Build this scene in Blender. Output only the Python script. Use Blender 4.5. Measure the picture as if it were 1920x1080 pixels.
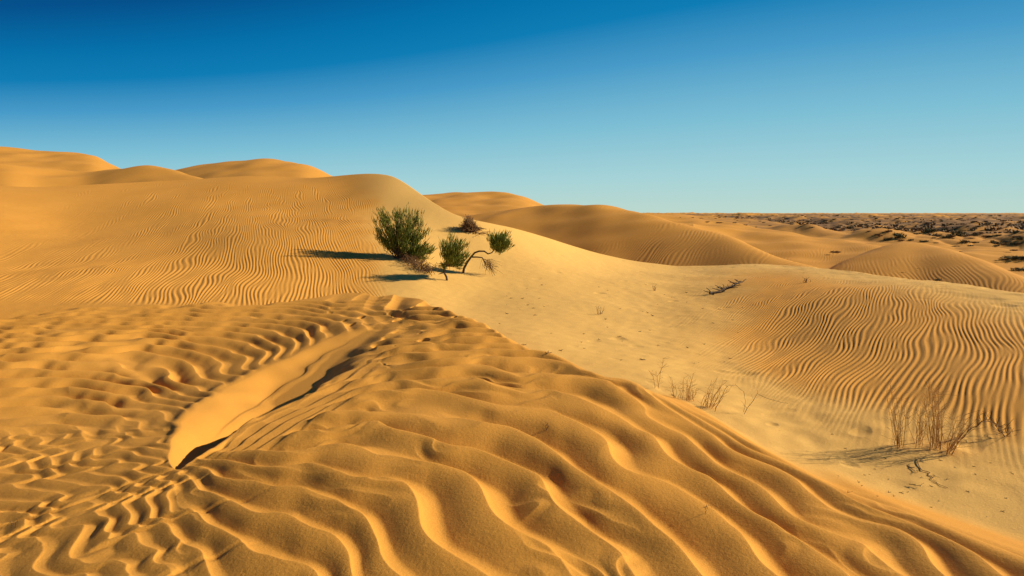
import bpy, bmesh, math, random
import numpy as np
from mathutils import Vector, Matrix

for o in list(bpy.data.objects): bpy.data.objects.remove(o)
SC = bpy.context.scene
COL = SC.collection
R = math.radians
FPX = 1280.0; HZ = 400.0          # focal length and horizon row, in 1920-wide picture units

# ---------------------------------------------------------------- camera
cam = bpy.data.cameras.new('camera'); camo = bpy.data.objects.new('camera', cam); COL.objects.link(camo)
cam.sensor_width = 36.0; cam.lens = 36.0 * FPX / 1920.0
cam.shift_y = -(540.0 - HZ) / 1920.0
cam.clip_start = 0.05; cam.clip_end = 20000
camo.location = (0, 0, 0); camo.rotation_euler = (R(90), 0, 0)
SC.camera = camo

# ---------------------------------------------------------------- light
SUN_EL, SUN_AZ = 26.5, 85.0       # azimuth clockwise from +Y (camera looks along +Y)
sd = Vector((math.sin(R(SUN_AZ)) * math.cos(R(SUN_EL)), math.cos(R(SUN_AZ)) * math.cos(R(SUN_EL)), math.sin(R(SUN_EL))))
sun = bpy.data.lights.new('sun', 'SUN'); suno = bpy.data.objects.new('sun', sun); COL.objects.link(suno)
sun.energy = 5.0; sun.angle = R(0.55); sun.color = (1.0, 0.91, 0.74)
suno.location = sd * 50; suno.rotation_euler = sd.to_track_quat('Z', 'Y').to_euler()

W = bpy.data.worlds.new('World'); SC.world = W; W.use_nodes = True
nt = W.node_tree; N = nt.nodes; L = nt.links; N.clear()
out = N.new('ShaderNodeOutputWorld'); bg = N.new('ShaderNodeBackground'); L.new(bg.outputs[0], out.inputs[0])
tc = N.new('ShaderNodeTexCoord')
sky = N.new('ShaderNodeTexSky'); sky.sky_type = 'NISHITA'; sky.sun_disc = False
sky.sun_elevation = R(SUN_EL); sky.sun_rotation = R(SUN_AZ); sky.air_density = 1.0; sky.dust_density = 0.4; sky.ozone_density = 2.0
sep = N.new('ShaderNodeSeparateXYZ'); L.new(tc.outputs['Generated'], sep.inputs[0])
def M(op, a, b=None, c=None):
    n = N.new('ShaderNodeMath'); n.operation = op
    for i, x in enumerate((a, b, c)):
        if x is None: continue
        if isinstance(x, (int, float)): n.inputs[i].default_value = x
        else: L.new(x, n.inputs[i])
    return n.outputs[0]
# polarised sky: deepest to the upper left of the view, paler towards the horizon and the right
side = M('MULTIPLY_ADD', sep.outputs[0], M('MULTIPLY_ADD', sep.outputs[0], 0.70, -0.64), 1.0)
elev = M('MULTIPLY', sep.outputs[2], side)
rmp = N.new('ShaderNodeValToRGB'); L.new(M('MULTIPLY', elev, 2.0), rmp.inputs[0])
rmp.color_ramp.interpolation = 'EASE'
def lin(r, g, b): return tuple(((c / 255 / 12.92) if c / 255 < 0.04045 else ((c / 255 + 0.055) / 1.055) ** 2.4) for c in (r, g, b)) + (1.0,)
SKY = [(0.0, (188, 216, 205)), (0.094, (165, 210, 215)), (0.23, (125, 190, 212)), (0.38, (72, 155, 200)),
       (0.50, (10, 124, 180)), (0.60, (0, 112, 170)), (0.76, (0, 80, 140)), (1.0, (0, 62, 118))]
cr = rmp.color_ramp
cr.elements[0].position = 0; cr.elements[0].color = lin(*SKY[0][1])
cr.elements[1].position = 1; cr.elements[1].color = lin(*SKY[-1][1])
for p, c in SKY[1:-1]:
    e = cr.elements.new(p); e.color = lin(*c)
cr.interpolation = 'LINEAR'
mixs = N.new('ShaderNodeMix'); mixs.data_type = 'RGBA'; mixs.inputs[0].default_value = 0.992
sk = N.new('ShaderNodeVectorMath'); sk.operation = 'SCALE'; L.new(sky.outputs[0], sk.inputs[0]); sk.inputs[3].default_value = 0.9
rg = N.new('ShaderNodeVectorMath'); rg.operation = 'SCALE'; L.new(rmp.outputs[0], rg.inputs[0]); rg.inputs[3].default_value = 7.95
L.new(sk.outputs[0], mixs.inputs[6]); L.new(rg.outputs[0], mixs.inputs[7])
L.new(mixs.outputs[2], bg.inputs[0]); bg.inputs[1].default_value = 0.1
SC.view_settings.view_transform = 'Standard'; SC.view_settings.look = 'None'
SC.view_settings.exposure = 0.34; SC.view_settings.gamma = 1.0
SC.render.engine = 'CYCLES'

# ---------------------------------------------------------------- numeric helpers
rng = np.random.default_rng(7)
def tile(n, corr, seed, cplx=False):
    g = np.random.default_rng(seed)
    w = g.standard_normal((n, n)) + (1j * g.standard_normal((n, n)) if cplx else 0)
    k = np.fft.fftfreq(n)
    f = np.exp(-2 * (math.pi * corr) ** 2 * (k[:, None] ** 2 + k[None, :] ** 2))
    t = np.fft.ifft2(np.fft.fft2(w) * f)
    if not cplx: t = t.real
    t = t - t.mean()
    return t / t.std() if not cplx else t / np.sqrt((np.abs(t) ** 2).mean())
def samp(t, x, y):
    n = t.shape[0]
    xi = np.floor(x); yi = np.floor(y); fx = x - xi; fy = y - yi
    a = xi.astype(np.int64) % n; b = yi.astype(np.int64) % n; a1 = (a + 1) % n; b1 = (b + 1) % n
    return (t[b, a] * (1 - fx) + t[b, a1] * fx) * (1 - fy) + (t[b1, a] * (1 - fx) + t[b1, a1] * fx) * fy
CS = 24.0
T1 = tile(1024, CS / 3, 1); T2 = tile(1024, CS / 3, 2); TC = tile(2048, CS / 3, 3, True); TC2 = tile(2048, CS / 3, 4, True)
def nz(x, y, size, t=T1, ox=0, oy=0): return samp(t, x / size * CS + ox, y / size * CS + oy)   # blobs of about `size` metres
def ss(a, b, x):
    t = np.clip((x - a) / (b - a), 0, 1); return t * t * (3 - 2 * t)
def smax(a, b, k):
    h = np.clip(0.5 + 0.5 * (a - b) / k, 0, 1); return b * (1 - h) + a * h + k * h * (1 - h)
def smin(a, b, k): return -smax(-a, -b, k)
class TPS:
    def __init__(s, P, V, lam=0.0):
        s.P = np.asarray(P, float); n = len(s.P); V = np.asarray(V, float)
        K = s.U(s.P, s.P) + lam * np.eye(n)
        Q = np.hstack([np.ones((n, 1)), s.P])
        A = np.block([[K, Q], [Q.T, np.zeros((3, 3))]])
        s.w = np.linalg.solve(A, np.concatenate([V, np.zeros(3)]))
    def U(s, a, b):
        d = ((a[:, None, :] - b[None, :, :]) ** 2).sum(-1); return d * np.log(d + 1e-12) * 0.5
    def __call__(s, x, y):
        sh = x.shape; q = np.stack([x.ravel(), y.ravel()], 1); o = np.empty(len(q))
        for i in range(0, len(q), 40000):
            c = q[i:i + 40000]; o[i:i + 40000] = s.U(c, s.P) @ s.w[:-3] + s.w[-3] + c @ s.w[-2:]
        return o.reshape(sh)
def curve(xs, ys, smooth=True):
    """smooth monotone-ish interpolation (Catmull via fine pchip)"""
    xs = np.array(xs, float); ys = np.array(ys, float)
    h = np.diff(xs); d = np.diff(ys) / h; m = np.zeros(len(xs)); m[0] = d[0]; m[-1] = d[-1]
    for i in range(1, len(xs) - 1):
        m[i] = 0 if d[i - 1] * d[i] <= 0 else (h[i - 1] + h[i]) / ((2 * h[i] + h[i - 1]) / 3 / d[i - 1] + (h[i] + 2 * h[i - 1]) / 3 / d[i]) * 1.0
    def f(x):
        x = np.clip(x, xs[0], xs[-1]); i = np.clip(np.searchsorted(xs, x) - 1, 0, len(h) - 1)
        t = (x - xs[i]) / h[i]; t2 = t * t; t3 = t2 * t
        return (2 * t3 - 3 * t2 + 1) * ys[i] + (t3 - 2 * t2 + t) * h[i] * m[i] + (-2 * t3 + 3 * t2) * ys[i + 1] + (t3 - t2) * h[i] * m[i + 1]
    return f
def scurve(xs, ys, sg=16.0):
    f = curve(xs, ys); g = np.arange(-700, 2700, 4.0); y = f(g)
    k = np.exp(-.5 * (np.arange(-20, 21) * 4 / sg) ** 2); k /= k.sum()
    y = np.convolve(np.pad(y, 20, mode='edge'), k, mode='valid')
    return lambda x: np.interp(x, g, y)
def zof(v, Y): return -(v - HZ) / FPX * Y

# ---------------------------------------------------------------- terrain, defined over (X, Y) on the ground
def dune(pts, mf, mb, wf, wb=None, sg=14.0):
    """pts = crest as (column, row, distance); front and back slopes; roundness in metres"""
    u = [p[0] for p in pts]; cz = scurve(u, [zof(p[1], p[2]) for p in pts], sg); cy = scurve(u, [p[2] for p in pts], sg * 1.4)
    wb = wb or wf
    def f(U, Y):
        yc = cy(U); d = yc - Y
        w = np.where(d > 0, wf, wb); m = np.where(d > 0, mf, mb)
        ex = np.maximum(np.maximum(u[0] - U, U - u[-1]), 0) / FPX * Y
        return cz(U) - m * w * (np.sqrt(1 + (d / w) ** 2) - 1) - .3 * ex
    return f
# the long front slope: left dune, valley floor and rippled rise on the right, one surface up to its skyline
FP = [  # (column, row, distance)
 (0,575,9.5),(200,572,9.6),(450,568,9.8),(650,560,10.5),(0,520,11.6),(200,515,12),(420,505,12.6),(620,500,13),
 (0,474,14.3),(150,474,14.8),(300,461,15.4),(450,437,16),(600,428,16.4),(700,434,16.4),
 (0,404,18),(120,420,18.6),(280,416,19),(430,397,19.6),(560,394,19.8),(660,396,19.6),(730,408,19),
 (0,362,21.5),(130,372,22),(280,366,22.6),(430,356,23.4),(560,353,23.6),(660,352,23.2),
 (0,347,23),(180,346,24.5),(330,338,26),(500,332,27),(600,334,26.5),(680,328,25.5),(740,330,24.2),(765,346,22.8),(790,367,21.4),(820,387,20),(850,402,19),
 (760,464,15.1),(780,526,12.1),(720,510,12.9),(820,440,17),(900,414,18.6),(960,428,18.8),(1030,448,19.3),(1100,467,19.8),(1190,487,19.6),(1270,496,19),(1390,492,17.6),(1460,493,16.4),
 (1550,505,13.6),(1700,519,10.6),(1820,538,9.0),(1920,558,8.0),
 (870,480,15.5),(870,560,11.2),(930,610,8.8),(1000,520,13.2),(1000,640,7.6),(1150,590,9.7),(1200,530,13.6),(1300,650,7.4),(1300,560,11.4),
 (1450,640,7.7),(1400,540,11.8),(1550,570,9.0),(1650,600,7.6),(1800,620,6.7),(1920,640,6.0),
 (1500,740,5.35),(1650,720,5.4),(1800,720,5.05),(1920,740,4.65),(1740,850,4.02),(1920,850,3.85),(1300,760,5.1),(1500,860,4.0),(1700,960,3.3),(1920,1060,2.8),
 (1100,900,3.7),(700,900,3.8),(0,900,3.9),(0,700,7.0),(500,700,6.6),(960,1500,1.7),(0,1500,1.9),(1920,1500,1.65)]
_p = [(2 * (u - 960) / FPX, math.log(y)) for u, v, y in FP]
FT = TPS(_p, [zof(v, y) for u, v, y in FP], 0.002)
FCY = scurve([-400,0,180,330,500,600,680,740,765,790,820,850,900,960,1030,1100,1190,1270,1390,1460,1550,1700,1820,1920,2300],
            [22,23,24.5,26,27,26.5,25.5,24.2,22.8,21.4,20,19,18.6,18.8,19.3,19.8,19.6,19,17.6,16.4,13.6,10.6,9.0,8.0,7.0])
def front(U, Y):
    yc = FCY(U); d = Y - yc
    z = FT(2 * (U - 960) / FPX, np.log(np.maximum(np.minimum(Y, yc), 0.5)))
    w = 0.7; dd = np.maximum(d, 0)
    return z - 0.34 * w * (np.sqrt(1 + (dd / w) ** 2) - 1)
DUNES = [
 dune([(-400,262,64),(0,277,62),(60,282,62),(120,286,61),(165,290,60),(215,312,56),(290,345,52),(420,420,48)], .22,.4,2.0),
 dune([(-400,330,36),(0,308,37),(80,318,38),(150,322,38),(215,314,38),(270,311,37.5),(320,318,36),(375,333,34),(450,362,31),(560,420,28)], .30,.4,1.2),
 dune([(100,380,50),(250,345,52),(345,316,54),(410,307,54),(480,301,54),(560,305,52),(620,329,49),(700,362,46),(800,400,44)], .2,.4,2.5),
 dune([(640,385,66),(700,372,66),(800,365,66),(860,361,66),(930,360,65),(975,366,62),(1025,388,58),(1100,402,54),(1300,420,50)], .13,.3,3),
 dune([(700,470,42),(860,412,43),(920,399,44),(1000,389,44),(1050,385,43),(1110,384,41),(1180,393,38),(1240,410,34),(1300,425,31),(1370,443,27.5),(1420,466,24.5),(1460,484,22.5),(1540,505,20),(1700,570,18)], .235,.28,2.2),
 dune([(1040,430,60),(1120,408,62),(1200,400,64),(1240,403,64),(1300,410,60),(1400,424,54),(1480,436,48),(1560,447,44),(1640,462,38),(1760,500,32)], .10,.25,2.5),
 dune([(1420,600,27),(1500,545,28),(1560,500,29.5),(1600,479,30.5),(1650,462,31.2),(1700,453,31.5),(1760,461,29.6),(1830,483,26.5),(1920,521,22.5),(2050,570,19),(2300,620,17)], .24,.3,1.8),
 dune([(1120,402,110),(1200,400,115),(1260,400.5,115),(1330,406,110),(1420,413,100),(1500,424,90),(1600,440,76),(1700,470,60)], .06,.2,3),
]
PLAIN = -3.0
ACY = curve([-500,0,200,400,600,740,800,850,900,950,1020,1100,1230,1350,1500,1700,1920,2300],
            [8.2,8.7,9.0,9.4,9.7,9.85,9.0,7.9,7.15,6.55,5.8,5.16,4.4,3.85,3.36,2.85,2.46,2.1])
# hollow: rows of (row, left rim, right rim, depth)
HOL = [(845,326,334,0),(835,322,352,.03),(815,318,392,.085),(800,320,412,.12),(770,332,452,.145),(740,350,512,.14),(715,372,566,.12),(690,405,614,.105),(670,432,646,.085),
       (650,470,676,.065),(630,522,700,.045),(610,600,732,.028),(597,664,752,.01),(585,735,760,0)]
hv = [h[0] for h in HOL][::-1]
HL = curve(hv, [h[1] for h in HOL][::-1]); HR = curve(hv, [h[2] for h in HOL][::-1]); HD = curve(hv, [h[3] for h in HOL][::-1])
A0 = -1.17
# ripple phase on the near dune: traced crest lines, numbered towards the sun
CR = {
 -4:[(118,920),(130,960),(140,1000),(170,1060)], -3:[(165,900),(193,940),(197,980),(213,1000),(240,1050)], -2:[(225,895),(257,930),(277,960),(280,990),(305,1045)],
 -1:[(285,890),(305,935),(330,977),(360,997),(370,1020),(400,1050),(417,1077)],
 0:[(333,912),(353,925),(387,937),(420,967),(457,993),(467,1013),(487,1037),(553,1043),(573,1060),(607,1077)],
 1:[(353,880),(370,900),(417,903),(460,920),(490,947),(540,950),(560,983),(573,997),(617,1000),(660,1040),(680,1080)],
 2:[(370,853),(407,873),(453,883),(497,890),(520,910),(563,913),(597,930),(630,943),(635,967),(673,970),(690,1013),(700,1047),(720,1070)],
 3:[(367,840),(430,843),(460,857),(520,862),(567,866),(620,883),(657,883),(680,900),(693,917),(733,913),(760,930),(780,950),(790,973),(787,997),(797,1013),(840,1037),(867,1060),(887,1073)],
 4:[(583,842),(653,840),(687,850),(720,867),(753,870),(773,883),(840,893),(883,907),(895,935),(923,983),(1007,1027),(1027,1053),(1050,1073)],
 5:[(633,807),(720,803),(740,827),(787,830),(840,847),(880,853),(913,873),(973,893),(1017,903),(1030,933),(1057,963),(1123,1003),(1173,1030),(1187,1053),(1207,1073)],
 6:[(753,783),(787,783),(810,800),(850,798),(870,790),(893,807),(940,813),(960,817),(1040,847),(1107,887),(1160,933),(1203,953),(1220,977),(1273,1000),(1290,1020),(1323,1057),(1347,1080)],
 7:[(790,737),(853,750),(900,767),(973,775),(1020,775),(1040,792),(1130,820),(1153,845),(1180,870),(1227,873),(1253,893),(1280,905),(1323,927),(1353,943),(1370,967),(1413,987),(1427,1010),(1433,1037),(1467,1063),(1493,1073)],
 8:[(813,713),(907,717),(940,727),(1033,730),(1073,740),(1120,763),(1160,768),(1187,777),(1203,797),(1240,800),(1257,837),(1280,853),(1347,867),(1353,883),(1380,917),(1413,933),(1467,947),(1493,970),(1547,997),(1597,1030),(1640,1067)],
 9:[(760,697),(900,687),(940,697),(1040,703),(1073,710),(1140,717),(1160,733),(1207,747),(1230,767),(1255,785),(1300,812),(1340,837),(1380,857),(1447,887),(1493,923),(1530,933),(1580,953),(1633,970),(1647,993),(1680,1020),(1730,1037),(1763,1070)],
 10:[(740,676),(840,673),(940,673),(1040,677),(1083,687),(1150,703),(1207,713),(1233,733),(1283,763),(1343,783),(1350,800),(1413,823),(1457,833),(1480,843),(1493,863),(1530,885),(1700,947),(1720,963),(1750,1010),(1760,1030),(1813,1063)],
 11:[(760,658),(900,657),(1020,662),(1150,696),(1240,730),(1350,776),(1420,805),(1487,837),(1533,853),(1560,880),(1633,913),(1697,930),(1747,953),(1813,983),(1863,1003),(1913,1050)],
 12:[(780,645),(900,644),(1000,648),(1300,748),(1400,787),(1540,838),(1650,878),(1750,918),(1900,978)], 13:[(800,633),(900,634),(960,636),(1450,792),(1600,840),(1750,885),(1900,945)], 14:[(800,623),(890,624)], 15:[(800,614),(880,615)], 16:[(800,606),(860,606)],
}
CL = {  # crest lines above and left of the hollow
 0:[(0,705),(120,700),(240,712)], 1:[(0,678),(120,672),(200,678),(260,690),(320,705)], 2:[(0,655),(120,650),(200,655),(253,662),(310,680),(350,697)],
 3:[(0,636),(140,633),(253,637),(300,653),(350,673),(390,687)], 4:[(0,621),(150,617),(277,613),(333,620),(383,643),(417,663)], 5:[(0,609),(150,605),(240,601),(333,601),(400,609),(443,630),(460,647)],
 6:[(0,599),(150,596),(300,592),(400,595),(467,603),(493,617),(500,633)], 7:[(0,591),(200,587),(400,585),(483,589),(520,600),(532,620)], 8:[(0,584),(200,580),(400,577),(520,581),(562,592),(575,607)],
 9:[(0,578),(200,573),(400,570),(540,573),(610,583),(622,596)],
 -1:[(0,735),(110,735),(150,770),(200,800)],-2:[(0,775),(60,790),(120,840)], -3:[(0,850),(70,880),(100,930),(140,980)], -4:[(-60,900),(0,930),(40,980),(70,1050)],
}
def onA(u, v):
    Y = -A0 * FPX / (v - HZ); return ((u - 960) / FPX * Y, Y)
def mkphase(D, lam):
    P = []; V = []
    for k, pts in D.items():
        for (u, v) in pts: P.append(onA(u, v)); V.append(k)
    return TPS(P, V, lam)
class PhaseGrid:
    """traced phase on a fine regular grid, with its local wavelength"""
    def __init__(s, f, x0, x1, y0, y1, h=.02):
        s.x0, s.y0, s.h = x0, y0, h
        gx_, gy_ = np.meshgrid(np.arange(x0, x1, h), np.arange(y0, y1, h)); s.p = f(gx_, gy_)
        a, b = np.gradient(s.p, h); s.l = np.clip(1 / np.maximum(np.hypot(a, b), .1), .10, .36)
    def __call__(s, x, y):
        n, m_ = s.p.shape; fx = np.clip((x - s.x0) / s.h, 0, m_ - 1.001); fy = np.clip((y - s.y0) / s.h, 0, n - 1.001)
        i = fx.astype(int); j = fy.astype(int); fx = fx - i; fy = fy - j
        g = lambda t: (t[j, i] * (1 - fx) + t[j, i + 1] * fx) * (1 - fy) + (t[j + 1, i] * (1 - fx) + t[j + 1, i + 1] * fx) * fy
        return g(s.p), g(s.l)
PR = PhaseGrid(mkphase(CR, 0.02), -4.5, 3.2, 1.2, 9.0); PL = PhaseGrid(mkphase(CL, 0.02), -8.0, -.5, 1.8, 10.0, .025)
# ripple profile: sharp crest at t=0, short slope down to the sun side, round trough, steep then flattening rise
_t = np.linspace(0, 1, 2049)
_s = np.interp(_t, [0, .012, .06, .13, .31, .42, .60, .80, .985, 1.0], [-.3, -1.3, -1.1, -.60, -.12, .50, .52, .34, .10, -.3])
_s -= _s.mean(); _h = np.concatenate([[0], np.cumsum((_s[1:] + _s[:-1]) / 2)]) / 2048; _h -= _h.mean()
def prof(ph):
    t = ph - np.floor(ph); return np.interp(t, _t, _h)
_s2 = np.interp(_t, [0, .06, .34, .5, .62, .94, 1.0], [-.2, -1.0, -.2, .75, .75, .15, -.2])
_s2 -= _s2.mean(); _h2 = np.concatenate([[0], np.cumsum((_s2[1:] + _s2[:-1]) / 2)]) / 2048; _h2 -= _h2.mean()
def prof2(ph):
    t = ph - np.floor(ph); return np.interp(t, _t, _h2)
def broken(ph, G, eps):
    q = 1 + eps * G; return ph + np.angle(q) / (2 * math.pi), np.minimum(np.abs(q), 1.35)
def lattice(X, Y, lam, ang, zig, zl, eps, seed, gc=2.2, sq=5.0):
    """small wind ripples; ang = compass direction of the crests"""
    c, s_ = math.cos(ang), math.sin(ang)
    a = X * c - Y * s_; b = X * s_ + Y * c            # a across, b along
    bs = b / sq                                       # ripples run long and straight down the slope
    a = a + zig * lam * nz(a, bs, zl, T1, seed * 37.1, seed * 11.7) + 1.0 * lam * nz(a, bs, zl * 4, T2, seed * 5.1, 3.3)
    G = samp(TC if seed % 2 else TC2, a / (lam * gc * 1.3) * CS, bs / (lam * gc * 1.6) * CS)
    p, m = broken(a / lam, G, eps)
    return prof2(p) * m * lam

def terrain(X, Y, detail=True, want=False):
    r = np.hypot(X, Y); th = np.clip(np.arctan2(X, Y), -R(50), R(50))
    X = r * np.sin(th); Y = np.maximum(r * np.cos(th), 0.2)
    U = 960 + FPX * X / Y
    F = front(U, Y)
    # ---- far country
    z = np.full_like(X, PLAIN)
    far = Y > 14
    if far.any():
        Xf, Yf, Uf = X[far], Y[far], U[far]
        lo = PLAIN + 0.35 * nz(Xf, Yf * .8, 9, T1) * ss(22, 60, Yf) + .34 * np.abs(nz(Xf, Yf * .7, 7, T2, 70, 3)) * ss(36, 55, Yf) + 0.9 * nz(Xf, Yf, 60, T2) * ss(90, 300, Yf)
        if detail: lo = lo + 0.13 * np.abs(nz(Xf, Yf, 2.6, T2, 9, 9)) * ss(30, 60, Yf)
        # the plateau along the skyline
        lo = lo + ss(1300, 1700, Yf) * (2.6 + .7 * nz(Xf, Yf * 0, 260, T1, 40, 7))
        lo = lo - 0.0 * Yf
        for d in DUNES: lo = smax(lo, d(Uf, Yf), 0.5)
        lo = lo + 0.05 * nz(Xf, Yf, 2.2, T1, 5, 5) * ss(20, 40, Yf)
        if detail:
            mC = ss(17, 20, Yf) * ss(44, 34, Yf) * ss(1000, 1080, Uf) * ss(-3.1, -2.5, lo) * ss(-1, .6, nz(Xf, Yf, 6, T1, 33))
            w = mC > .01
            if w.any(): lo[w] += mC[w] * .20 * lattice(Xf[w], Yf[w], .15, .45, .8, .9, .85, 3, sq=2.5)
        z[far] = lo
    z = np.maximum(z, -3.3)
    zf = F + 0.022 * nz(X, Y, 2.6, T2, 3, 8) * ss(3.5, 8, Y)
    if detail:
        # left dune ripples
        mB = ss(735, 640, U + 0.35 * (Y - 12) * 6 + 18 * nz(X, Y, 1.0, T1, 3)) * ss(27, 22, Y) * ss(9.4, 10, Y)
        mB = mB * (0.75 + 0.25 * ss(-0.9, 0.6, nz(X, Y, 3.2, T2, 60) + 1.1 * ss(560, 400, np.abs(U - 480) + 0 * U)))
        mB = mB * (1 - .75 * ss(330, 120, U) * ss(13.5, 16.5, Y))
        w = (mB > 0.01)
        if w.any():
            Xb, Yb = X[w], Y[w]
            zf[w] += mB[w] * 0.60 * lattice(Xb, Yb, 0.060, -0.33, .75, .40, .85, 1, sq=4.0)
        # right field ripples
        edge = curve([1000,1150,1300,1400,1500,1600,1700,1760,1800,1920,2300], [9.5,8.6,7.2,6.3,5.4,4.9,4.6,4.5,4.3,3.9,3.6])(U)
        topd = FCY(U)
        mF = ss(1270, 1450, U + 14 * nz(X, Y, .8, T1, 13)) * ss(edge * .93, edge * 1.10, Y) * ss(topd * .97, topd * .74, Y)
        mF = np.maximum(mF, .22 * ss(1180, 1330, U) * ss(edge * .8, edge, Y) * ss(topd * 1.0, topd * .6, Y))
        w = (mF > 0.01)
        if w.any():
            Xb, Yb = X[w], Y[w]
            zf[w] += mF[w] * 0.50 * lattice(Xb, Yb, 0.043, 0.58, .75, .30, .85, 2, sq=3.0)
        # valley floor: faint lumps and prints
        mV = (1 - mF) * (1 - mB) * ss(3.0, 3.6, Y) * ss(24, 15, Y)
        lum = 0.0024 * nz(X, Y, .14, T2, 33) + .010 * nz(X, Y / 1.6, .7, T1, 93) - 0.012 * np.maximum(nz(X, Y, .22, T1, 71) - 1.9, 0)
        zf += mV * lum * (0.45 + 0.55 * ss(960, 1500, U))
        sun_pale = (1 - mF) * (1 - mB) * ss(FCY(U) * 1.05, FCY(U), Y) * ss(640, 760, U)  # paler sand on smooth valley and bright slopes, partly sunlight put into the colour
    z0 = z; z = smax(z, zf, 0.12)
    # ---- near dune
    near = Y < 16
    if near.any():
        Xn, Yn, Un, rn = X[near], Y[near], U[near], r[near]
        V = HZ - A0 * FPX / Yn
        top = np.full_like(Xn, A0)
        fade = ss(1.0, 1.9, rn)
        tiltm = ss(11, 6.5, Yn)
        top = top - 0.30 * ss(-0.3, -3.2, Xn) * tiltm - 0.07 * ss(0.3, 1.6, Xn) * ss(5.5, 3.5, Yn)
        top = top + 0.02 * nz(Xn, Yn, 2.6, T2, 20) * ss(9, 7, Yn)
        # hollow
        inr = (V > 584) & (V < 846)
        Vc = np.clip(V, 585, 845); hl = HL(Vc); hr = HR(Vc); hd = HD(Vc) * inr
        wob = 5 * nz(Xn, Yn, .3, T1, 50)
        t = (Un - hl + wob) / np.maximum(hr - hl, 6)
        tw = .42 + .44 * ss(650, 712, V)
        hp = np.where(t < tw, ss(-0.06, 1, t / (tw * .74)) ** 0.85, ss(1.03 + .03 * nz(Xn, Yn, .2, T2, 5), .30 + .70 * tw, t))
        hp = np.where((t > -.1) & (t < 1.1), hp, 0)
        dep = hd * hp
        hm = np.where((t > -.35) & (t < 1.1), ss(-.20, .0, t) * ss(1.08, 1.0, t), 0) * ss(0, .02, hd)
        top = top - dep * 1.7
        top = top + .016 * np.exp(-((t - 1.08) / .09) ** 2) * ss(.0, .1, hd) * ss(690, 720, V)
        top = top + .016 * np.exp(-((t + .09) / .08) ** 2) * ss(.0, .06, hd) * ss(800, 740, V) * ss(620, 650, V)
        # raised shelf line inside the hollow's far side
        top = top + .010 * ss(.30, .34, t) * ss(.46, .36, t) * ss(0.02, .05, hd) * ss(760, 700, V)
        if detail:
            # eroded layers along the right bank
            q = (Un - hr) / 46.0 * (V - HZ) / 330.0
            q = q * (1.0 + .25 * ss(700, 620, V))
            bank = ss(-.1, .25, q) * ss(4.3, 3.0, q) * ss(838, 812, V) * ss(628, 655, V) * ss(560, 470, (V - 640) * .35 + Un * .7 + 20)
            qq = q * 1.35 + .22 * nz(Xn, Yn, .7, T1, 30) + .07 * nz(Xn, Yn, .2, T2, 30)
            tt = qq - np.floor(qq)
            stair = np.where(tt < .68, 1 - tt / .68, (tt - .68) / .32)
            top = top + bank * .016 * (stair - .5) * (.55 + .45 * ss(-1, 1, nz(Xn, Yn, .5, T2, 14)))
            # large ripples
            pr = np.zeros_like(Xn); pl = np.zeros_like(Xn)
            selL = (Un < 830); selR = (Un > -1e9)
            ws = 1 + .4 * ss(790, 640, V); wl_ = .36; Ys = Yn / 1.8
            Xw = Xn + .013 * ws * nz(Xn, Ys, wl_, T1, 8); Yw = Yn + .026 * ws * nz(Xn, Ys, wl_, T2, 8) + .012 * nz(Xn, Ys, .15, T1, 80)
            lamR = np.full_like(Xn, .3); lamL = np.full_like(Xn, .3)
            pr[selR], lamR[selR] = PR(Xw[selR], np.minimum(Yw[selR], 8.6)); pl[selL], lamL[selL] = PL(Xw[selL], np.minimum(Yw[selL], 9.6))
            G1 = samp(TC, Xn / .50 * CS, Yn / .62 * CS); G2 = samp(TC2, Xn / .42 * CS, Yn / .5 * CS)
            gx, gy = .0, .0
            pl = pl * 1.5; lamL = lamL / 1.5
            farR = ss(6.0, 7.4, Yn)
            epsR = .56 + .30 * farR + .35 * ss(700, 500, Un) * ss(3.2, 3.8, Yn)
            p, m = broken(pr, G1, epsR); m = np.minimum(m, 1.05)
            hR = prof(p) * m * lamR * (.90 + .36 * ss(850, 740, V) * ss(1020, 860, Un))
            sec = .8 * ss(.2, 1.1, nz(Xn, Yn, .45, T2, 31))
            hR = hR * (1 - .20 * sec) + .28 * sec * prof(2 * p + .35 * nz(Xn, Yn, .2, T1, 12)) * lamR * .5
            p2, m2 = broken(pl, G2, .5 + .4 * ss(650, 760, V) + .35 * ss(350, 150, Un)); m2 = np.minimum(m2, 1.12)
            hL = prof(p2) * m2 * lamL * (.62 + .20 * ss(730, 660, V) + .55 * ss(440, 300, Un) * ss(730, 660, V))
            # which system: below a diagonal from the hollow's tip to the lower left = right system; blend
            wl = ss(360, 250, Un + (V - 860) * .25)
            up = ss(846, 800, V)                       # beside the hollow: its centre line divides
            mid = .5 * (hl + hr)
            wlh = ss(30, -30, Un - mid)
            wl = np.where(V > 846, wl, wl * (1 - up) + wlh * up)
            tip = ss(600, 585, V); wl = wl * (1 - tip) + ss(800, 620, Un) * tip
            wl = wl * ss(875, 835, V)
            # scalloped patch at lower left
            sc = ss(420, 300, Un + (V - 860) * .12) * ss(715, 775, V)
            aa = Xn * .94 + Yn * .34; bb = -Xn * .34 + Yn * .94
            G3 = samp(TC, aa / .34 * CS + 300, bb / .50 * CS)
            e1 = Xn * .84 + Yn * .54; e2 = -Xn * .54 + Yn * .84
            n1 = nz(e1 / 2.6, e2, .26, T1, 15)
            gm = ss(560, 360, Un + (V - 900) * .3) * ss(700, 800, V) * (1 - hm) * fade
            p3, m3 = broken(pr + .15 * nz(Xn, Yn, .25, T1, 90) + .8 * ss(-.3, .3, n1) + .5 * ss(.9, 1.5, np.abs(n1)), G3, .8)
            hS = prof(p3) * np.minimum(m3, 1.05) * lamR * .58
            hh = hR * (1 - wl) + hL * wl; hh = hh * (1 - sc) + hS * sc
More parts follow.
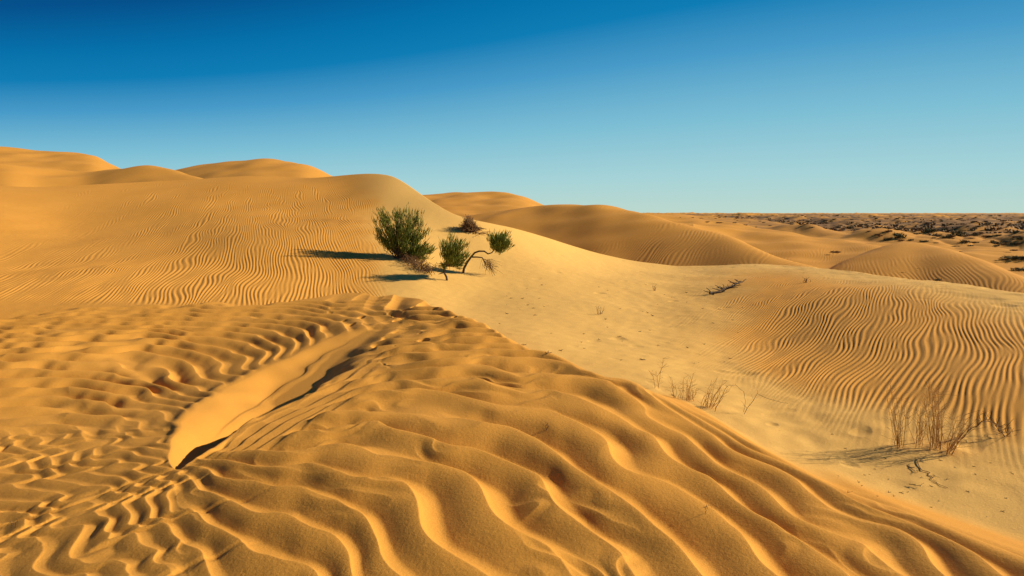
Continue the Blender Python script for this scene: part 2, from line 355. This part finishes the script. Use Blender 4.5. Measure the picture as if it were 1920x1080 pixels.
            amp = (1 - hm) * (1 - bank * .93) * fade * (1 - .45 * ss(-1.0, -.2, t) * ss(1.3, 1.0, t) * inr)
            amp = amp * (.75 + .25 * ss(9.6, 7.5, Yn)) * ss(ACY(Un) * 1.12, ACY(Un) * .99, Yn)
            top = top + hh * amp
            # broad diagonal scour grooves between the scallops in the lower left
            top = top - gm * .008 * ss(.5, .0, np.abs(n1)) * ss(-.6, .8, nz(Xn, Yn, .5, T2, 90))
            # small secondary roughness, broken crust and prints near the saddle
            rough = ss(5.0, 6.5, Yn) * ss(10, 8.5, Yn) * ss(560, 700, Un)
            top = top + rough * (1 - hm) * (.007 * nz(Xn, Yn, .26, T1, 44) - .03 * ss(2.0, 2.8, nz(Xn, Yn, .14, T2, 77)))
        yc = ACY(Un) * (1 + .018 * nz(Xn, Yn * 0, .55, T1, 21) + .010 * nz(Xn, Yn * 0, .2, T2, 21) * ss(9, 6, Yn)); d = np.maximum(Yn - yc, -.6) ; w = .16
        top = top - .34 * w * (np.sqrt(1 + (np.maximum(d, 0) / w) ** 2) - 1)
        if detail: sun_pale[near] *= ss(-.04, .04, z[near] - top)
        z[near] = smax(z[near], top, 0.03)
    return (z, sun_pale) if want else z

# ---------------------------------------------------------------- ground mesh: one polar sheet
def gspace(segs):
    o = []
    for a, b, n in segs: o.append(np.geomspace(a, b, n, endpoint=False))
    o.append([segs[-1][1]]); return np.concatenate(o)
rr = gspace([(.25, 1.9, 24), (1.9, 5.5, 620), (5.5, 11, 480), (11, 30, 430), (30, 80, 200), (80, 400, 110), (400, 9000, 40)])
LIM = math.atan(.80)
thd = np.linspace(-LIM, LIM, 1650)
thc = np.concatenate([np.linspace(-math.pi, -R(60), 20, endpoint=False), np.linspace(-R(60), -LIM, 60, endpoint=False), thd, np.linspace(LIM, R(60), 60)[1:], np.linspace(R(60), math.pi, 20)[1:-1]])
nr, nc = len(rr), len(thc)
TH, RR = np.meshgrid(thc, rr)
GX = RR * np.sin(TH); GY = RR * np.cos(TH)
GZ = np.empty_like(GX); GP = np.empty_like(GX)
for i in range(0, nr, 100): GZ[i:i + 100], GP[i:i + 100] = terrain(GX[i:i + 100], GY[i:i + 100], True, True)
co = np.stack([GX, GY, GZ], -1).reshape(-1, 3)
idx = np.arange(nr * nc).reshape(nr, nc)
nxt = np.roll(idx, -1, axis=1)
q = np.stack([idx[:-1], nxt[:-1], nxt[1:], idx[1:]], -1).reshape(-1, 4)[:, ::-1]
me = bpy.data.meshes.new('sand')
cen = len(co)
co = np.vstack([co, [[0, 0, GZ[0].mean()]]])
tri = np.stack([nxt[0], idx[0], np.full(nc, cen)], -1)[:, ::-1]
me.vertices.add(len(co)); me.vertices.foreach_set('co', co.astype(np.float32).ravel())
nl = q.size + tri.size
me.loops.add(nl); me.loops.foreach_set('vertex_index', np.concatenate([q.ravel(), tri.ravel()]).astype(np.int32))
me.polygons.add(len(q) + len(tri))
me.polygons.foreach_set('loop_start', np.concatenate([np.arange(len(q)) * 4, q.size + np.arange(len(tri)) * 3]).astype(np.int32))
me.update(calc_edges=True)
me.polygons.foreach_set('use_smooth', np.ones(len(me.polygons), bool))
at_ = me.attributes.new('sun_pale', 'FLOAT', 'POINT'); at_.data.foreach_set('value', np.concatenate([GP.ravel(), [0]]).astype(np.float32))
ground = bpy.data.objects.new('ground', me); COL.objects.link(ground)
ground['kind'] = 'structure'; ground['label'] = 'rippled orange desert sand dunes running out to a scrubby plain'

def newmat(name):
    m = bpy.data.materials.new(name); m.use_nodes = True
    t = m.node_tree; b = t.nodes['Principled BSDF']; b.inputs['Specular IOR Level'].default_value = .15; b.inputs['Roughness'].default_value = .95
    return m, t, b
def node(t, kind, **kw):
    n = t.nodes.new(kind)
    for k, v in kw.items(): setattr(n, k, v)
    return n
m, t, b = newmat('sand')
geo = node(t, 'ShaderNodeNewGeometry')
def noise(t, scale, detail=4, rough=.55, vec=None):
    n = node(t, 'ShaderNodeTexNoise'); n.inputs['Scale'].default_value = scale; n.inputs['Detail'].default_value = detail; n.inputs['Roughness'].default_value = rough
    t.links.new(vec or geo.outputs['Position'], n.inputs['Vector']); return n
def ramp(t, src, stops):
    n = node(t, 'ShaderNodeValToRGB'); t.links.new(src, n.inputs[0]); e = n.color_ramp.elements
    e[0].position, e[0].color = stops[0][0], stops[0][1] + (1,)
    e[1].position, e[1].color = stops[-1][0], stops[-1][1] + (1,)
    for p, c in stops[1:-1]: x = e.new(p); x.color = c + (1,)
    return n
def mix(t, f, a, c, mode='MIX'):
    n = node(t, 'ShaderNodeMix', data_type='RGBA', blend_type=mode)
    for i, x in ((0, f), (6, a), (7, c)):
        if isinstance(x, (int, float)): n.inputs[i].default_value = x
        elif isinstance(x, tuple): n.inputs[i].default_value = x + (1,)
        else: t.links.new(x, n.inputs[i])
    return n.outputs[2]
def mapr(t, src, a, b_, c=0, d=1):
    n = node(t, 'ShaderNodeMapRange'); t.links.new(src, n.inputs[0])
    for i, x in enumerate((a, b_, c, d)): n.inputs[i + 1].default_value = x
    return n.outputs[0]
base = ramp(t, noise(t, .45, 8, .7).outputs[0], [(.3, (.71, .310, .044)), (.7, (.79, .355, .057))])
pa = node(t, 'ShaderNodeAttribute', attribute_name='sun_pale')
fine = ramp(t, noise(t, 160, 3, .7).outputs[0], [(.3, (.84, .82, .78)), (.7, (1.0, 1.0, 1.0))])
c0 = mix(t, pa.outputs['Fac'], base.outputs[0], (.92, .515, .128))  # paler sand tint, also paints in the sun on valley floor and slopes
c1 = mix(t, 1.0, c0, fine.outputs[0], 'MULTIPLY')
# distant scrubby plain: brown gravel patches between sand
sp = node(t, 'ShaderNodeSeparateXYZ'); t.links.new(geo.outputs['Position'], sp.inputs[0])
fy = mapr(t, sp.outputs[1], 50, 110)
nzp = ramp(t, noise(t, .22, 8, .7).outputs[0], [(.37, (0, 0, 0)), (.50, (1, 1, 1))])
mm = node(t, 'ShaderNodeMath', operation='MULTIPLY'); t.links.new(fy, mm.inputs[0]); t.links.new(nzp.outputs[0], mm.inputs[1])
lowz = mapr(t, sp.outputs[2], -.5, -1.5)
m2 = node(t, 'ShaderNodeMath', operation='MULTIPLY'); t.links.new(mm.outputs[0], m2.inputs[0]); t.links.new(lowz, m2.inputs[1])
c2 = mix(t, m2.outputs[0], c1, (.27, .135, .045))
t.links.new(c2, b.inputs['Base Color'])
bp = node(t, 'ShaderNodeBump'); bp.inputs['Strength'].default_value = .8; bp.inputs['Distance'].default_value = .004
nb = noise(t, 55, 6, .72); t.links.new(nb.outputs[0], bp.inputs['Height']); t.links.new(bp.outputs[0], b.inputs['Normal'])
me.materials.append(m)
#VEG
# ---------------------------------------------------------------- plants
def at(u, v, ymax=1500):
    """the point of the ground seen in picture column u, row v"""
    Y = np.geomspace(1.9, ymax, 4000); X = (u - 960) / FPX * Y; Z = terrain(X, Y); ray = zof(v, Y)
    k = np.nonzero(Z >= ray)[0]
    k = k[0] if len(k) else len(Y) - 1
    return Vector((X[k], Y[k], Z[k]))
def gz(x, y): return float(terrain(np.array([x]), np.array([y]))[0])
def plantmat(name, c1_, c2_, rough=.8, trans=0.0):
    m, t, b = newmat(name)
    oi = node(t, 'ShaderNodeNewGeometry')
    r_ = ramp(t, oi.outputs['Random Per Island'], [(0, c1_), (1, c2_)])
    t.links.new(r_.outputs[0], b.inputs['Base Color']); b.inputs['Roughness'].default_value = rough
    return m
MG = plantmat('needle_green', (.085, .105, .012), (.19, .21, .030))
MGD = plantmat('scrub_green', (.045, .055, .014), (.11, .10, .035))
MBR = plantmat('dry_brush', (.11, .052, .018), (.24, .13, .05))
MST = plantmat('dry_straw', (.28, .135, .030), (.52, .28, .075))
MSC = plantmat('scrub_mix', (.09, .065, .026), (.32, .18, .07))
MWD = plantmat('dark_wood', (.055, .034, .020), (.11, .07, .04))
class MB:
    def __init__(s): s.v = []; s.f = []
    def tube(s, pts, r0, r1, n=5):
        pts = [Vector(p) for p in pts]; base = len(s.v); m_ = len(pts)
        for i, p in enumerate(pts):
            d = (pts[min(i + 1, m_ - 1)] - pts[max(i - 1, 0)]); d = d.normalized() if d.length > 1e-9 else Vector((0, 0, 1))
            a = d.cross(Vector((.3, .9, .2))).normalized(); b_ = d.cross(a)
            r_ = r0 + (r1 - r0) * i / max(m_ - 1, 1)
            for k in range(n):
                q_ = 2 * math.pi * k / n; s.v.append(p + (a * math.cos(q_) + b_ * math.sin(q_)) * r_)
        for i in range(m_ - 1):
            for k in range(n):
                a0 = base + i * n + k; a1 = base + i * n + (k + 1) % n
                s.f.append((a0, a1, a1 + n, a0 + n))
        s.f.append(tuple(base + k for k in range(n))[::-1]); s.f.append(tuple(base + (m_ - 1) * n + k for k in range(n)))
    def blade(s, p, d, L_, w, rnd):
        """thin three sided needle"""
        d = d.normalized(); a = d.cross(Vector((rnd.uniform(-1, 1), rnd.uniform(-1, 1), rnd.uniform(-1, 1)))).normalized() * w; b_ = d.cross(a)
        k = len(s.v); q_ = p + d * L_ * .5
        s.v += [p, q_ + a, q_ - a * .5 + b_ * .8, q_ - a * .5 - b_ * .8, p + d * L_]
        s.f += [(k, k + 1, k + 2), (k, k + 2, k + 3), (k, k + 3, k + 1), (k + 4, k + 2, k + 1), (k + 4, k + 3, k + 2), (k + 4, k + 1, k + 3)]
    def build(s, name, mat, parent=None):
        me_ = bpy.data.meshes.new(name); me_.from_pydata([tuple(p) for p in s.v], [], s.f); me_.materials.append(mat)
        o = bpy.data.objects.new(name, me_); COL.objects.link(o)
        if parent: o.parent = parent
        return o
def tag(o, label, cat, group=None, kind=None):
    if label: o['label'] = label
    if cat: o['category'] = cat
    if group: o['group'] = group
    if kind: o['kind'] = kind
    return o
def empty(name, loc):
    o = bpy.data.objects.new(name, None); COL.objects.link(o); o.location = loc; o.empty_display_size = .1; return o
def wob(p, q_, n, amp, rnd):
    p = Vector(p); q_ = Vector(q_); o = []
    for i in range(n + 1):
        t_ = i / n; w_ = amp * (0 if i in (0, n) else 1)
        o.append(p.lerp(q_, t_) + Vector((rnd.uniform(-w_, w_), rnd.uniform(-w_, w_), rnd.uniform(-w_, w_))))
    return o
def spray(fm, stem, base, tip, rnd, dens, L_, w, spread):
    """a leafy broom: stem from base to tip, fine green needles standing up along its upper half"""
    path = wob(base, tip, 5, (tip - base).length * .03, rnd)
    stem.tube(path, .011, .003, 4)
    ax = (tip - base).normalized()
    for k in range(dens):
        t_ = rnd.uniform(.35, 1.0); i = min(int(t_ * 5), 4); p = path[i].lerp(path[i + 1], t_ * 5 - i)
        p = p + Vector((rnd.gauss(0, 1), rnd.gauss(0, 1), rnd.gauss(0, .7))) * spread * .5
        d = ax * .8 + Vector((rnd.gauss(0, .35), rnd.gauss(0, .35), .75 + rnd.gauss(0, .3)))
        fm.blade(p, d, L_ * rnd.uniform(.6, 1.25), w, rnd)
def px2(loc, u, v, dy=0.0):
    """offset from loc of the point at column u, row v, standing dy behind loc"""
    Y = loc.y + dy
    return Vector(((u - 960) / FPX * Y, Y, zof(v, Y))) - loc
def leafy(name, label, base_uv, tips, dens, L_, w, spread, seed, extra=None, fork=None):
    rnd = random.Random(seed); loc = at(*base_uv); root = tag(empty(name, loc), label, 'shrub')
    fm = MB(); st = MB()
    for (u, v) in tips:
        for k in range(2):
            dy = rnd.uniform(-.28, .28)
            b0 = Vector((rnd.uniform(-.10, .10), rnd.uniform(-.08, .08), -.04)); tp = px2(loc, u + rnd.gauss(0, 3.2), v + rnd.gauss(-1, 4.5), dy)
            if fork: b0 = px2(loc, *fork) + b0 * .25
            spray(fm, st, b0, tp, rnd, int(dens * rnd.uniform(.5, 1.25)), L_, w, spread)
            if rnd.random() < .7: st.tube(wob(b0.lerp(tp, .5), tp + Vector((rnd.gauss(0, .09), rnd.gauss(0, .09), rnd.uniform(.02, .16))), 4, .012, rnd), .004, .0018, 3)
    fm.build('foliage', MG, root); st.build('stems', MWD, root)
    if extra: extra(root, loc, rnd)
    return root, loc
# the big green shrub
leafy('desert_shrub', 'largest green shrub, feathery and upright, casting a long dark shadow on the dune slope', (752, 484),
      [(712,404),(718,398),(726,410),(738,404),(748,398),(756,404),(766,402),(776,408),(784,408),(790,424),(795,440),(708,424),(711,440),(720,454),(732,440),(744,430),
       (790,478),(798,486),(806,478),(803,466),(784,470),(778,480),(758,428),(772,440),(784,456),(796,466),(802,474),(762,462),(736,462),(750,452),(774,424)], 92, .13, .0065, .075, 11)
def litter(u0, v0, u1, v1, n, rnd, name, label, cat, L_=.3, mat=None, lift=.05, rad=.006):
    loc = at((u0 + u1) / 2, (v0 + v1) / 2); b_ = MB()
    A_ = at(u0, v0); B_ = at(u1, v1)
    for k in range(n):
        c = A_.lerp(B_, rnd.random()); c.x += rnd.gauss(0, .08); c.y += rnd.gauss(0, .10); c.z = gz(c.x, c.y) + .01
        a_ = rnd.uniform(0, 6.28); l_ = L_ * rnd.uniform(.4, 1); e = c + Vector((math.cos(a_) * l_, math.sin(a_) * l_, 0)); e.z = gz(e.x, e.y) + rnd.uniform(0, lift)
        mid = (c + e) / 2 + Vector((rnd.gauss(0, .02), rnd.gauss(0, .02), rnd.uniform(0, lift)))
        b_.tube([c - loc, mid - loc, e - loc], rad, rad * .4, 4)
    o = b_.build(name, mat or MBR); o.location = loc; return tag(o, label, cat)
litter(757, 484, 806, 514, 170, random.Random(5), 'dead_branch_pile', 'brown tangle of dead branches trailing downhill from the large green shrub', 'dead branches', .3, MBR, .14)
# the middle shrub with its bare trunk
def trunk(root, loc, rnd):
    b_ = MB(); b_.tube([px2(loc, 838, 526), px2(loc, 837, 519), px2(loc, 832, 510), px2(loc, 833, 498), px2(loc, 838, 486)], .022, .012, 7)
    b_.tube([px2(loc, 838, 526), px2(loc, 832, 528), px2(loc, 826, 533)], .012, .005, 5); b_.tube([px2(loc, 832, 511), px2(loc, 822, 514)], .014, .005, 5)
    b_.build('trunk', MWD, root)
leafy('desert_shrub', 'green shrub on a thin bare trunk between the largest shrub and the gnarled branch', (838, 526),
      [(830,464),(834,452),(843,460),(848,448),(857,458),(866,452),(868,466),(874,480),(862,484),(834,474),(848,472),(856,492),(864,496),(842,486),(850,480),(840,498)], 80, .11, .006, .07, 12, trunk, (839, 498))
# gnarled bent branch with a tuft
loc = at(868, 512); rnd = random.Random(3)
root = tag(empty('gnarled_shrub', loc), 'bare gnarled branch arching from the sand with a round green tuft at its tip', 'shrub')
b_ = MB(); b_.tube([px2(loc, 868, 514), px2(loc, 870, 503), px2(loc, 876, 492), px2(loc, 883, 482), px2(loc, 890, 474), px2(loc, 898, 471), px2(loc, 908, 471), px2(loc, 915, 476), px2(loc, 922, 474), px2(loc, 930, 464)], .026, .010, 7)
b_.tube([px2(loc, 884, 482), px2(loc, 895, 482), px2(loc, 904, 483), px2(loc, 908, 490), px2(loc, 911, 496)], .016, .008, 6)
b_.tube([px2(loc, 868, 514), px2(loc, 880, 522, -.2), px2(loc, 896, 536, -.5)], .012, .004, 5)
b_.build('branch', MWD, root)
b_ = MB()
for k in range(60):
    u, v = rnd.uniform(904, 922), rnd.uniform(484, 500); d = rnd.uniform(8, 26); a_ = rnd.uniform(.1, 1.9)
    b_.tube(wob(px2(loc, u, v, rnd.uniform(-.1, .1)), px2(loc, u + math.cos(a_) * d, v + math.sin(a_) * d, rnd.uniform(-.25, .25)), 3, .015, rnd), .0035, .0018, 3)
b_.build('dry_twigs', MBR, root)
fm = MB(); st = MB()
for (u, v) in [(925,452),(930,447),(937,446),(944,446),(950,454),(948,462),(940,456),(932,458),(927,464),(942,466),(956,462),(949,440),(922,444),(936,472)]:
    for k in range(2): spray(fm, st, px2(loc, 930, 470), px2(loc, u, v, rnd.uniform(-.18, .18)), rnd, 55, .12, .006, .09)
fm.build('foliage', MG, root); st.build('stems', MWD, root)
# dead brush near the saddle
loc = at(880, 432); rnd = random.Random(4); b_ = MB()
for k in range(330):
    u = 880 + rnd.gauss(0, 11); h_ = 24 * math.exp(-((u - 878) / 14) ** 2) + 6
    p0 = Vector((rnd.gauss(0, .10), rnd.gauss(0, .12), 0)); tp = px2(loc, u + rnd.gauss(0, 3), 434 - h_ * rnd.uniform(.4, 1.1), rnd.uniform(-.3, .3))
    b_.tube(wob(p0, tp, 3, .05, rnd), .008, .003, 3)
o = b_.build('dead_brush', MBR); o.location = loc; tag(o, 'rounded dead brown bush casting a dark shadow, higher up behind the green shrubs', 'bush')
litter(884, 436, 904, 440, 30, random.Random(8), 'fallen_branch', 'low brown dead branches lying at the foot of the rounded dead bush', 'dead branches', .25, MBR, .05)

# dry grasses
def stalks(name, label, cat, base_uv, specs, seed, r0=.0028, twigs=0, group=None, mat=None, tw=.10):
    r0 *= .62
    rnd = random.Random(seed); loc = at(*base_uv); s_ = MB(); t_ = MB()
    for (u0, v0, path) in specs:
        dy = rnd.uniform(-.04, .04)
        pts = [px2(loc, u0, v0, dy)] + [px2(loc, a, b__, dy + rnd.uniform(-.06, .06)) for a, b__ in path]
        gzz = gz(loc.x + pts[0].x, loc.y + pts[0].y) - loc.z; pts[0].z = min(pts[0].z, gzz) - .01
        dense = []
        for i in range(len(pts) - 1):
            dense += wob(pts[i], pts[i + 1], 3, .006, rnd)[:-1]
        dense.append(pts[-1]); s_.tube(dense, r0, r0 * .45, 4)
        for k in range(twigs):
            i = rnd.randrange(1, len(dense)); a_ = rnd.uniform(-1.4, 1.4); l_ = tw * rnd.uniform(.3, 1)
            e = dense[i] + Vector((math.sin(a_) * l_, rnd.gauss(0, .03), abs(math.cos(a_)) * l_ * .8)); t_.tube(wob(dense[i], e, 2, .004, rnd), r0 * .5, r0 * .3, 3)
    n0 = len(s_.v); s_.v += t_.v; s_.f += [tuple(q_ + n0 for q_ in f_) for f_ in t_.f]
    root = s_.build(name, mat or MST); root.location = loc
    return tag(root, label, cat, group)
rnd = random.Random(21)
def fan(u0, v0, n, du, top, lean=0, sp=5):
    o = []
    for k in range(n):
        a_ = u0 + rnd.gauss(0, sp); h_ = (v0 - top) * rnd.uniform(.45, 1.0); b__ = a_ + rnd.gauss(lean, du) * h_ / (v0 - top)
        c_ = (a_ + b__) / 2 + rnd.gauss(0, 3)
        o.append((a_, v0 + rnd.gauss(0, 3), [(c_, v0 - h_ * .5), (b__, v0 - h_)]))
    return o
stalks('dry_grass_tuft', 'tall thin dry grass stalks at the left end of the long flat shadow', 'dry grass', (1682, 838), fan(1682, 838, 11, 12, 715, -8, 5), 1, twigs=7)
stalks('dry_grass_tuft', 'short sparse dry grass wisps between the two tall grass clumps', 'dry grass', (1722, 834), fan(1722, 834, 9, 10, 760, 2, 4), 2, twigs=6)
stalks('dry_grass_tuft', 'tallest dense clump of upright golden dry grass on the valley floor', 'dry grass', (1757, 840), fan(1757, 840, 20, 14, 718, -2, 7), 3, .003, twigs=7)
stalks('dry_grass_tuft', 'dry grass clump leaning to the right below the arching twig', 'dry grass', (1776, 850), fan(1776, 850, 15, 18, 775, 48, 4), 4, .003, twigs=6)
stalks('arching_twig', 'dark arching woody twig bending down to the sand at the right edge of the picture', 'twig', (1800, 828), [(1790,838,[(1815,808),(1840,790),(1862,792),(1885,803),(1893,832)]), (1880,803,[(1900,818),(1924,828),(1936,840)]), (1893,828,[(1884,818),(1868,800)])], 5, .005, twigs=22, mat=MBR, tw=.09)
stalks('dry_grass_tuft', 'single tall forked dry stalk farthest left along the edge of the near dune', 'dry grass', (1235, 728), [(1233,730,[(1238,700),(1244,672)]), (1236,730,[(1232,706),(1240,690)]), (1228,728,[(1226,712),(1222,700)])], 6, .0035, twigs=12, tw=.07)
stalks('dry_grass_tuft', 'dry upright grass stalks just right of the single forked stalk', 'dry grass', (1292, 750), fan(1292, 752, 12, 7, 700, 3, 5) + fan(1270, 742, 6, 7, 706, -4, 5), 7, .003, twigs=6, tw=.07)
stalks('dry_grass_tuft', 'spreading fan of slanting dry grass stems at the edge of the near dune', 'dry grass', (1325, 764), fan(1325, 766, 16, 8, 712, 24, 8), 8, .003, twigs=5, tw=.06)
stalks('arching_twig', 'thin dry twig arching over bare sand right of the fan of grass stems', 'twig', (1345, 772), [(1340,772,[(1352,745),(1364,724),(1380,722),(1394,734),(1398,752),(1388,786)]), (1394,734,[(1420,738),(1450,750),(1478,756)])], 9, .003, twigs=9, mat=MBR, tw=.06)
stalks('grass_sprig', 'lone small sprig with a short shadow in the middle of the smooth valley floor', 'sprig', (1125, 590), fan(1125, 590, 10, 5, 572, 0, 3), 10, .004, mat=MBR)
stalks('grass_sprig', 'tiny dark sprig poking out of a ripple in the lower right of the near dune', 'sprig', (1328, 956), fan(1328, 956, 4, 7, 940, 2, 2), 12, .0016, mat=MWD)
stalks('grass_sprig', 'tiny dark sprig in the scalloped sand at the lower left edge', 'sprig', (24, 986), fan(24, 986, 4, 5, 970, 3, 2), 13, .0016, mat=MWD)
stalks('grass_sprig', 'tiny dark sprig standing in a ripple trough near the centre of the near dune', 'sprig', (1024, 804), fan(1024, 804, 4, 3, 792, 0, 1.5), 14, .002, mat=MWD)
stalks('grass_sprig', 'small dry sprig left of the buried root on the sand rise', 'sprig', (1228, 545), fan(1228, 545, 8, 4, 531, 0, 2), 15, .005, mat=MBR)
stalks('grass_sprig', 'small upright dry sprig right of the buried root on the sand rise', 'sprig', (1512, 530), fan(1512, 530, 10, 6, 518, 2, 3), 16, .006, mat=MBR)
def lying(name, label, uv, seed, r0, mat, side=4, sl=.12, lift=.015):
    rnd = random.Random(seed); P = [at(*p) for p in uv]; loc = P[0].copy(); b_ = MB(); pts = []
    for i in range(len(P) - 1):
        for k in range(4):
            p = P[i].lerp(P[i + 1], k / 4); p.x += rnd.gauss(0, .008); p.y += rnd.gauss(0, .01); p.z = gz(p.x, p.y) + lift * rnd.uniform(.3, 1); pts.append(p - loc)
    b_.tube(pts, r0, r0 * .4, 6)
    for k in range(side):
        p = rnd.choice(pts); a_ = rnd.uniform(0, 6.28); e = p + Vector((math.cos(a_) * sl, math.sin(a_) * sl, rnd.uniform(.0, sl * .5))); b_.tube(wob(p, e, 3, .006, rnd), r0 * .5, r0 * .2, 4)
    o = b_.build(name, mat); o.location = loc; return tag(o, label, 'root' if 'root' in name else 'twig')
lying('exposed_root', 'dark exposed root lying half buried across the brown sand rise', [(1330,553),(1352,547),(1366,542),(1378,536),(1396,529)], 1, .020, MWD, 26, .16, .03)
lying('fallen_twig', 'long slanting dark twig lying on the sand below the tall dry grass', [(1712,862),(1732,884),(1752,902),(1780,922)], 2, .0024, MBR, 4, .04, .006)
lying('fallen_twig', 'short forked twig lying beside the long slanting twig', [(1706,874),(1712,884),(1720,890)], 3, .002, MBR, 3, .03, .006)
lying('fallen_twig', 'thin twig lying flat on the sand left of the long slanting twig', [(1705,912),(1716,914),(1730,915)], 4, .002, MWD, 1, .03)
# scraps of dry plant on the valley floor: one mesh, copied
b_ = MB(); rnd = random.Random(40)
for k in range(4): b_.tube(wob((0, 0, .005), (rnd.uniform(-.07, .07), rnd.uniform(-.05, .05), rnd.uniform(.0, .03)), 3, .008, rnd), .0055, .002, 4)
scrap = b_.build('twig_scrap', MBR); tag(scrap, 'small dry brown scrap of twig lying on the sand of the valley', 'twig', 'dry twig scraps scattered on the valley sand')
first = True
spots = [(950,572),(975,580),(990,572),(1000,578),(1020,575),(1262,742),(1090,642),(980,560),(1200,622),(1640,880),(1610,905),(1850,900),(1886,935),(1660,860),(1826,876),(1790,878),(1746,952),(1560,815),(1462,808),(1690,925),(1880,960),(1760,940),(1850,970)]
for k in range(60): spots.append((rnd.uniform(930, 1420), rnd.uniform(530, 690)))
for k in range(25): spots.append((rnd.uniform(1560, 1915), rnd.uniform(840, 960)))
for (u, v) in spots:
    if v > 600 + (u - 870) * .47: continue
    o = scrap if first else scrap.copy()
    if not first: COL.objects.link(o)
    first = False
    o.location = at(u, v); sc_ = rnd.uniform(.2, .75) * (.4 if v > 750 else 1.0); o.scale = (sc_, sc_, sc_); o.rotation_euler = (0, 0, rnd.uniform(0, 6.28))

# ---- scrub on the plain
def scrub_mesh(name, seed, mat, n=230, flat=.62):
    rnd = random.Random(seed); fm = MB()
    lob = [(rnd.uniform(-.32, .32), rnd.uniform(-.3, .3), rnd.uniform(.25, .5)) for _ in range(6)]
    for k in range(n):
        c = rnd.choice(lob); a_ = rnd.uniform(0, 6.28); q_ = rnd.uniform(0, 1) ** .5 * c[2]
        p = Vector((c[0] + math.cos(a_) * q_ * .8, c[1] + math.sin(a_) * q_ * .8, rnd.uniform(0, flat * c[2] * 1.5)))
        fm.blade(p, Vector((math.cos(a_) * .7, math.sin(a_) * .7, rnd.uniform(.2, 1.3))), rnd.uniform(.12, .26), .035, rnd)
    me_ = bpy.data.meshes.new(name); me_.from_pydata([tuple(p) for p in fm.v], [], fm.f); me_.materials.append(mat); return me_
VAR = [scrub_mesh('scrub_bush', k, MGD) for k in range(4)] + [scrub_mesh('dry_scrub_bush', 10 + k, MBR, 200, .5) for k in range(3)]
def scrub(u, v, w_, kind, label, group=None, fl=.8, name=None, rnd=random.Random(77)):
    p = at(u, v); me_ = VAR[kind]
    o = bpy.data.objects.new(name or ('scrub_bush' if kind < 4 else 'dry_scrub_bush'), me_); COL.objects.link(o)
    o.location = p - Vector((0, 0, .03)); s_ = w_ / FPX * p.y; o.scale = (s_, s_, s_ * fl); o.rotation_euler = (0, 0, rnd.uniform(0, 6.28))
    return tag(o, label, 'bush', group)
PROM = [(1685,447,20,0,'rounded dark green bush above the crest of the right-hand dune, topmost of its little cluster',1.0),
 (1664,450,14,1,'small green bush at the left end of the cluster above the dune crest',.7),(1709,451,8,2,'tiny dark bush just right of the rounded bush above the dune crest',.9),
 (1733,454,16,3,'low flat dark bush behind the right shoulder of the dune crest',.5),(1749,435,20,0,'wide dark bush on the plain upper left of the dome-shaped one',.6),
 (1797,443,18,1,'dome-shaped dark green bush on the plain standing alone',1.0),(1912,450,14,2,'dark bush on the plain at the right picture edge near the skyline',.9),
 (1895,486,36,3,'broad bright green bush on the sandy flat at the right picture edge',.4),(1925,487,30,1,'dark green bush cut off by the right picture edge',.5),
 (1910,507,26,0,'lower low green bush at the right picture edge in front of the broad one',.45),(1918,563,14,2,'dark bush low on the rise at the far right, lowest green bush of all',.7),
 (1568,474,18,5,'dark dead brush lying in the hollow left of the right-hand dune',.5),(1552,478,8,4,'small brown brush just left of the dark dead brush in the hollow',.5),
 (1818,540,9,6,'small dark tuft on the flank of the right-hand dune',.7),(1350,418,10,5,'dark brush low beside the far sand ridge',.5)]
for (u, v, w_, k, lb, fl) in PROM: scrub(u, v, w_, k, lb, None, fl)
rnd = random.Random(55); n_ = 0
G_ = 'bushes dotted over the distant plain'
while n_ < 270:
    v = 404 + rnd.random() ** 1.35 * 56; u = rnd.uniform(1235, 1935)
    if v > 407 + (u - 1250) * .085 + rnd.gauss(0, 4): continue
    if 1590 < u < 1800 and v > 448: continue
    dk = rnd.random() < .55
    w_ = (2.2 + (v - 402) * .12) * rnd.uniform(.7, 1.9)
    fr = v > 418
    scrub(u, v, w_, rnd.randrange(4) if dk else 4 + rnd.randrange(3), ('dark green' if dk else 'brown dry') + (' bush on the nearer half of the plain behind the dunes' if fr else ' bush as a tiny speck close under the skyline'), G_, rnd.uniform(.45, .9)); n_ += 1
k_ = 0
while k_ < 28:
    u, v = rnd.uniform(1690, 1935), rnd.uniform(440, 530); p = at(u, v)
    if p.z > -2.1 or p.y < 24: continue
    scrub(u, v, rnd.uniform(5, 13), rnd.choice([0, 1, 4, 5, 6]), 'low straggly bush on the open flat beyond the right-hand dune', G_, rnd.uniform(.4, .7)); k_ += 1
# the rest of the scrub, too many to count
fm = MB(); rnd = random.Random(91)
XS = []; YS = []
for k in range(3000):
    v = 401.8 + rnd.random() ** 1.5 * 46; u = rnd.uniform(1150, 2050); Y = 3.0 * FPX / (v - HZ)
    if Y > 1500: continue
    XS.append((u - 960) / FPX * Y); YS.append(Y)
ZS = terrain(np.array(XS), np.array(YS))
for x, y, z_ in zip(XS, YS, ZS):
    if z_ > -1.8: continue
    s_ = rnd.uniform(.2, .7) * (1 + y / 900)
    for j in range(6):
        a_ = rnd.uniform(0, 6.28); fm.blade(Vector((x + math.cos(a_) * s_ * .4, y + math.sin(a_) * s_ * .4, z_ - .1)), Vector((math.cos(a_) * .8, math.sin(a_) * .8, 1)), s_ * .9, s_ * .28, rnd)
o = fm.build('scrubland', MSC); tag(o, 'dark scrub speckling the plain out to the skyline', 'scrub', None, 'stuff')
